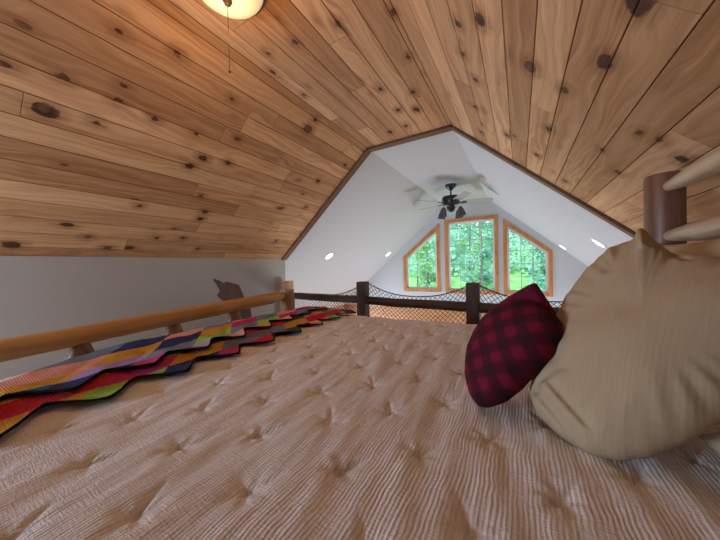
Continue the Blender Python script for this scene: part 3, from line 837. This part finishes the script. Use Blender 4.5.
# ------------------------------------------------------------------ pillows
def inflate(bm, outline, ctr, P, n, tf, tb, nr=22, na=150, power=2.2, wr=.004, uvs=1.0, seed=0, folds=()):
    """a closed stuffed shape: outline lies in the seam plane, front and back swell away from it"""
    P = V(P); n = V(n).normalized()
    if n.dot(V((0, 0, CAMZ)) - P) < 0: n = -n
    up = (V((0, 0, 1)) - n * n.z).normalized(); rt = up.cross(n)
    def to2(px, py):
        h = hit(px, py, P, n) - P; return V((h.dot(rt), h.dot(up)))
    o2 = [to2(*q) for q in outline]; c = to2(*ctr)
    ang = sorted([(math.atan2(q.y - c.y, q.x - c.x), (q - c).length, i) for i, q in enumerate(o2)])
    fl = [(to2(*a), to2(*b), wd, hg) for a, b, wd, hg in folds]
    def fold(q):
        t_ = 0
        for a, b, wd, hg in fl:
            ab = b - a; k = (q - a).dot(ab) / ab.length_squared; kk = max(0, min(1, k)); d = (q - (a + ab * kk)).length
            t_ += hg * math.exp(-(d / wd) ** 2)
        return t_
    # resample along the polygon, smoothed
    pts = []
    m = len(o2); per = [(o2[(i + 1) % m] - o2[i]).length for i in range(m)]; L = sum(per)
    for k in range(na):
        t = L * k / na; i = 0
        while t > per[i]: t -= per[i]; i += 1
        pts.append(o2[i] + (o2[(i + 1) % m] - o2[i]) * (t / per[i]))
    for _ in range(2):
        pts = [(pts[k - 1] + pts[k] * 2 + pts[(k + 1) % na]) / 4 for k in range(na)]
    uvl = bm.loops.layers.uv.verify()
    def mk(side, th):
        rings = []
        for j in range(nr + 1):
            r = (j / nr); r = 1 - (1 - r) ** 1.0
            rg = []
            for k in range(na):
                q = c + (pts[k] - c) * r
                h = th * max(0, 1 - r ** power) ** .55
                w_ = wr * noise.noise(V((q.x * 9, q.y * 9, seed + side))) * (1 - r ** 6) + wr * 1.2 * noise.noise(V((k * .22, r * 1.2, seed))) * sm(r, .5, .9) * (1 - r ** 12)
                rg.append((bm.verts.new(P + rt * q.x + up * q.y + n * side * (h + w_ * 2 + (fold(q) * min(1, (1 - r) * 14) if side > 0 else 0))) if j or k == 0 else rg[0][0], q))
            rings.append(rg)
        return rings
    A = mk(1, tf); B = mk(-1, tb)
    for k in range(na): B[-1][k][0].co = A[-1][k][0].co
    for R_, flip in ((A, False), (B, True)):
        for j in range(nr):
            for k in range(na):
                k2 = (k + 1) % na
                q = [R_[j][k], R_[j][k2], R_[j + 1][k2], R_[j + 1][k]] if j else [R_[0][0], R_[1][k2], R_[1][k]]
                if flip: q = q[::-1]
                f = bm.faces.new([a[0] for a in q])
                for lp, a in zip(f.loops, q): lp[uvl].uv = (a[1].x * uvs, a[1].y * uvs)
    bmesh.ops.remove_doubles(bm, verts=[a[0] for a in A[-1]] + [a[0] for a in B[-1]], dist=1e-6)
nA = V((-.34, -.65, .67)).normalized(); PA = V((.13, .62, .680))
bm = bmesh.new()
outA = [(640, 234), (634, 243), (612, 251), (588, 272), (566, 300), (550, 335), (536, 370), (530, 395), (536, 413), (560, 437), (590, 455), (620, 461), (650, 456), (690, 441), (724, 420), (765, 390), (800, 345), (800, 300), (775, 275), (722, 262), (675, 257), (656, 243), (648, 234)]
inflate(bm, outA, (655, 350), PA, nA, .095, .05, seed=1, nr=60, na=260, folds=[
    ((536, 402), (576, 450), .007, .007), ((543, 398), (582, 448), .006, -.007), ((552, 396), (590, 440), .009, .006), ((562, 398), (596, 436), .006, -.007),
    ((642, 238), (650, 268), .010, .012), ((652, 246), (690, 275), .009, -.010), ((636, 244), (618, 290), .012, -.006), ((545, 345), (575, 385), .014, -.006),
    ((700, 300), (640, 330), .03, -.006), ((600, 450), (660, 400), .02, .005)])
pa = tag(build('pillow', bm, M_PILLOW, smooth=True), 'largest cream ribbed cotton pillow, leaning in front behind the plaid cushion', 'pillow', 'cream pillows at the head of the bed')
def slab_pillow(name, x0, z0, x1, z1, y0, y1, tf, tb, seed, label):
    """pillow whose seam plane leans on the headboard: lower edge x0,z0, upper edge x1,z1"""
    bm = bmesh.new(); uvl = bm.loops.layers.uv.verify()
    d = V((x1 - x0, 0, z1 - z0)); Lh = d.length; d.normalize(); n = V((-d.z, 0, d.x)); nx, ny = 44, 54
    def pt(a, b, side, th):
        # a along Y in [-1,1], b up in [-1,1]; sides drawn in between the corners
        ys_ = (y0 + y1) / 2 + (y1 - y0) / 2 * a * (1 - .07 * (1 - b * b)); q = Lh / 2 + Lh / 2 * b * (1 - .08 * (1 - a * a))
        h = th * (max(0, (1 - a ** 4)) * max(0, (1 - b ** 4))) ** .5
        h += .006 * noise.noise(V((a * 2.3, b * 2.3, seed + side))) * min(1, h * 30)
        return V((x0, ys_, z0)) + d * q + n * side * h, (ys_, q)
    for side, th in ((1, tf), (-1, tb)):
        g_ = [[pt(-1 + 2 * i / nx, -1 + 2 * j / ny, side, th) for i in range(nx + 1)] for j in range(ny + 1)]
        vv = [[bm.verts.new(q[0]) for q in r] for r in g_]
        for j in range(ny):
            for i in range(nx):
                ids = [(j, i), (j, i + 1), (j + 1, i + 1), (j + 1, i)]
                f = bm.faces.new([vv[a][b] for a, b in ids])
                for lp, (a, b) in zip(f.loops, ids): lp[uvl].uv = g_[a][b][1]
    bmesh.ops.remove_doubles(bm, verts=bm.verts, dist=1e-5)
    return tag(build(name, bm, M_PILLOW, smooth=True), label, 'pillow', 'cream pillows at the head of the bed')
slab_pillow('pillow', .335, .69, .43, 1.055, .80, 1.50, .05, .035, 4, 'cream pillow upright against the headboard logs, showing above the largest pillow')
slab_pillow('pillow', .262, .69, .46, .80, -.02, .70, .035, .02, 6, 'cream pillow lying low at the lower right corner under the largest pillow')

# plaid cushion
M_PLAID = mat('red_black_buffalo_plaid', (.3, .02, .05), .9, .1); g = N(M_PLAID); u, v, _ = g.sep(g.uv())
ca, sa = math.cos(.55), math.sin(.55)
pu = g.math('ADD', g.math('MULTIPLY', u, ca), g.math('MULTIPLY', v, sa)); pv = g.math('SUBTRACT', g.math('MULTIPLY', v, ca), g.math('MULTIPLY', u, sa))
def stripe(x, per): return g.rng(g.math('SINE', g.math('MULTIPLY', x, 6.283 / per)), -.5, .5)
s1 = stripe(pu, .046); s2 = stripe(pv, .046)
both = g.math('ADD', s1, s2)
c = g.mix(g.rng(both, 0, 1, 0, 1, False), (.145, .008, .022), (.058, .007, .014)); c = g.mix(g.rng(both, 1, 2, 0, 1, False), c, (.022, .009, .012))
tw = g.math('SINE', g.math('MULTIPLY', g.math('ADD', pu, pv), 2200.0)); c = g.mix(g.rng(tw, .3, 1, 0, .15), c, (.45, .05, .09))
g.l(c, g.b.inputs['Base Color']); g.bump(tw, .25, .002)
M_PLUM = mat('plum_red_backing', (.105, .009, .030), .9, .1); g = N(M_PLUM); g.bump(g.noise(g.obj(), 300, 2), .3, .002)
nC = V((-.42, -.72, .50)).normalized(); PC = V((-.085, .695, .700))
cush = thing('cushion', PC, 'small red and black plaid cushion propped against the large cream pillow', 'cushion')
bm = bmesh.new()
inflate(bm, [(499, 306), (515, 300), (530, 300), (548, 308), (562, 322), (564, 334), (556, 352), (540, 370), (522, 388), (506, 402), (490, 408), (478, 407), (471, 396), (467, 375), (468, 354), (476, 334), (486, 318)],
        (512, 355), PC, nC, .062, .035, nr=20, na=120, power=2.6, wr=.003, seed=5)
local(build('plaid_front', bm, M_PLAID, smooth=True), cush)
bm = bmesh.new()
inflate(bm, [(536, 282), (528, 285), (508, 297), (490, 310), (478, 328), (480, 350), (520, 372), (552, 350), (564, 330), (553, 308), (541, 290)], (520, 335), PC - nC * .012, nC, .022, .022, nr=14, na=110, power=4, wr=.003, seed=2)
local(build('backing', bm, M_PLUM, smooth=True), cush)

# ------------------------------------------------------------------ carved wooden piece behind the footboard
M_CARVE = wood('dark_carved_wood', (.085, .036, .022), (.055, .022, .014), .45, 'Z', knots=False)
PX = -2.30
poly = [(213, 278.5), (220, 281), (224, 284), (226, 281.5), (239, 285), (244, 297), (250, 307), (252, 318), (254, 340), (226, 345), (229, 318), (228, 303), (221, 299), (217, 295), (221, 291)]
nrm = V((.75, -.66, 0)).normalized(); P0 = hit(232, 300, (PX, 0, 0), (1, 0, 0))
pts3 = [hit(a, b, P0, nrm) for a, b in poly]
bm = bmesh.new(); A = [bm.verts.new(q + nrm * .022) for q in pts3]; B = [bm.verts.new(q - nrm * .022) for q in pts3]
bm.faces.new(A); bm.faces.new(B[::-1])
for i in range(len(A)): bm.faces.new((A[i], A[(i + 1) % len(A)], B[(i + 1) % len(A)], B[i]))
bmesh.ops.bevel(bm, geom=list(bm.edges), offset=.004, segments=2, affect='EDGES')
zb = min(q.z for q in pts3); cx_ = sum((q for q in pts3), V()) / len(pts3)
carv = thing('carved_wooden_back', (cx_.x, cx_.y, 0), 'dark reddish-brown notched wooden piece standing behind the log footboard by the wall', 'carved wood')
local(build('carved_board', bm, M_CARVE, smooth='auto'), carv)
bm = bmesh.new(); box(bm, (cx_.x - .05, cx_.y - .06, .04), (cx_.x + .05, cx_.y + .06, zb + .05), .01); local(build('stand_post', bm, M_CARVE), carv)
bm = bmesh.new(); box(bm, (cx_.x - .18, cx_.y - .18, 0), (cx_.x + .18, cx_.y + .18, .045), .01); local(build('base', bm, M_CARVE), carv)
bpy.context.view_layer.update()
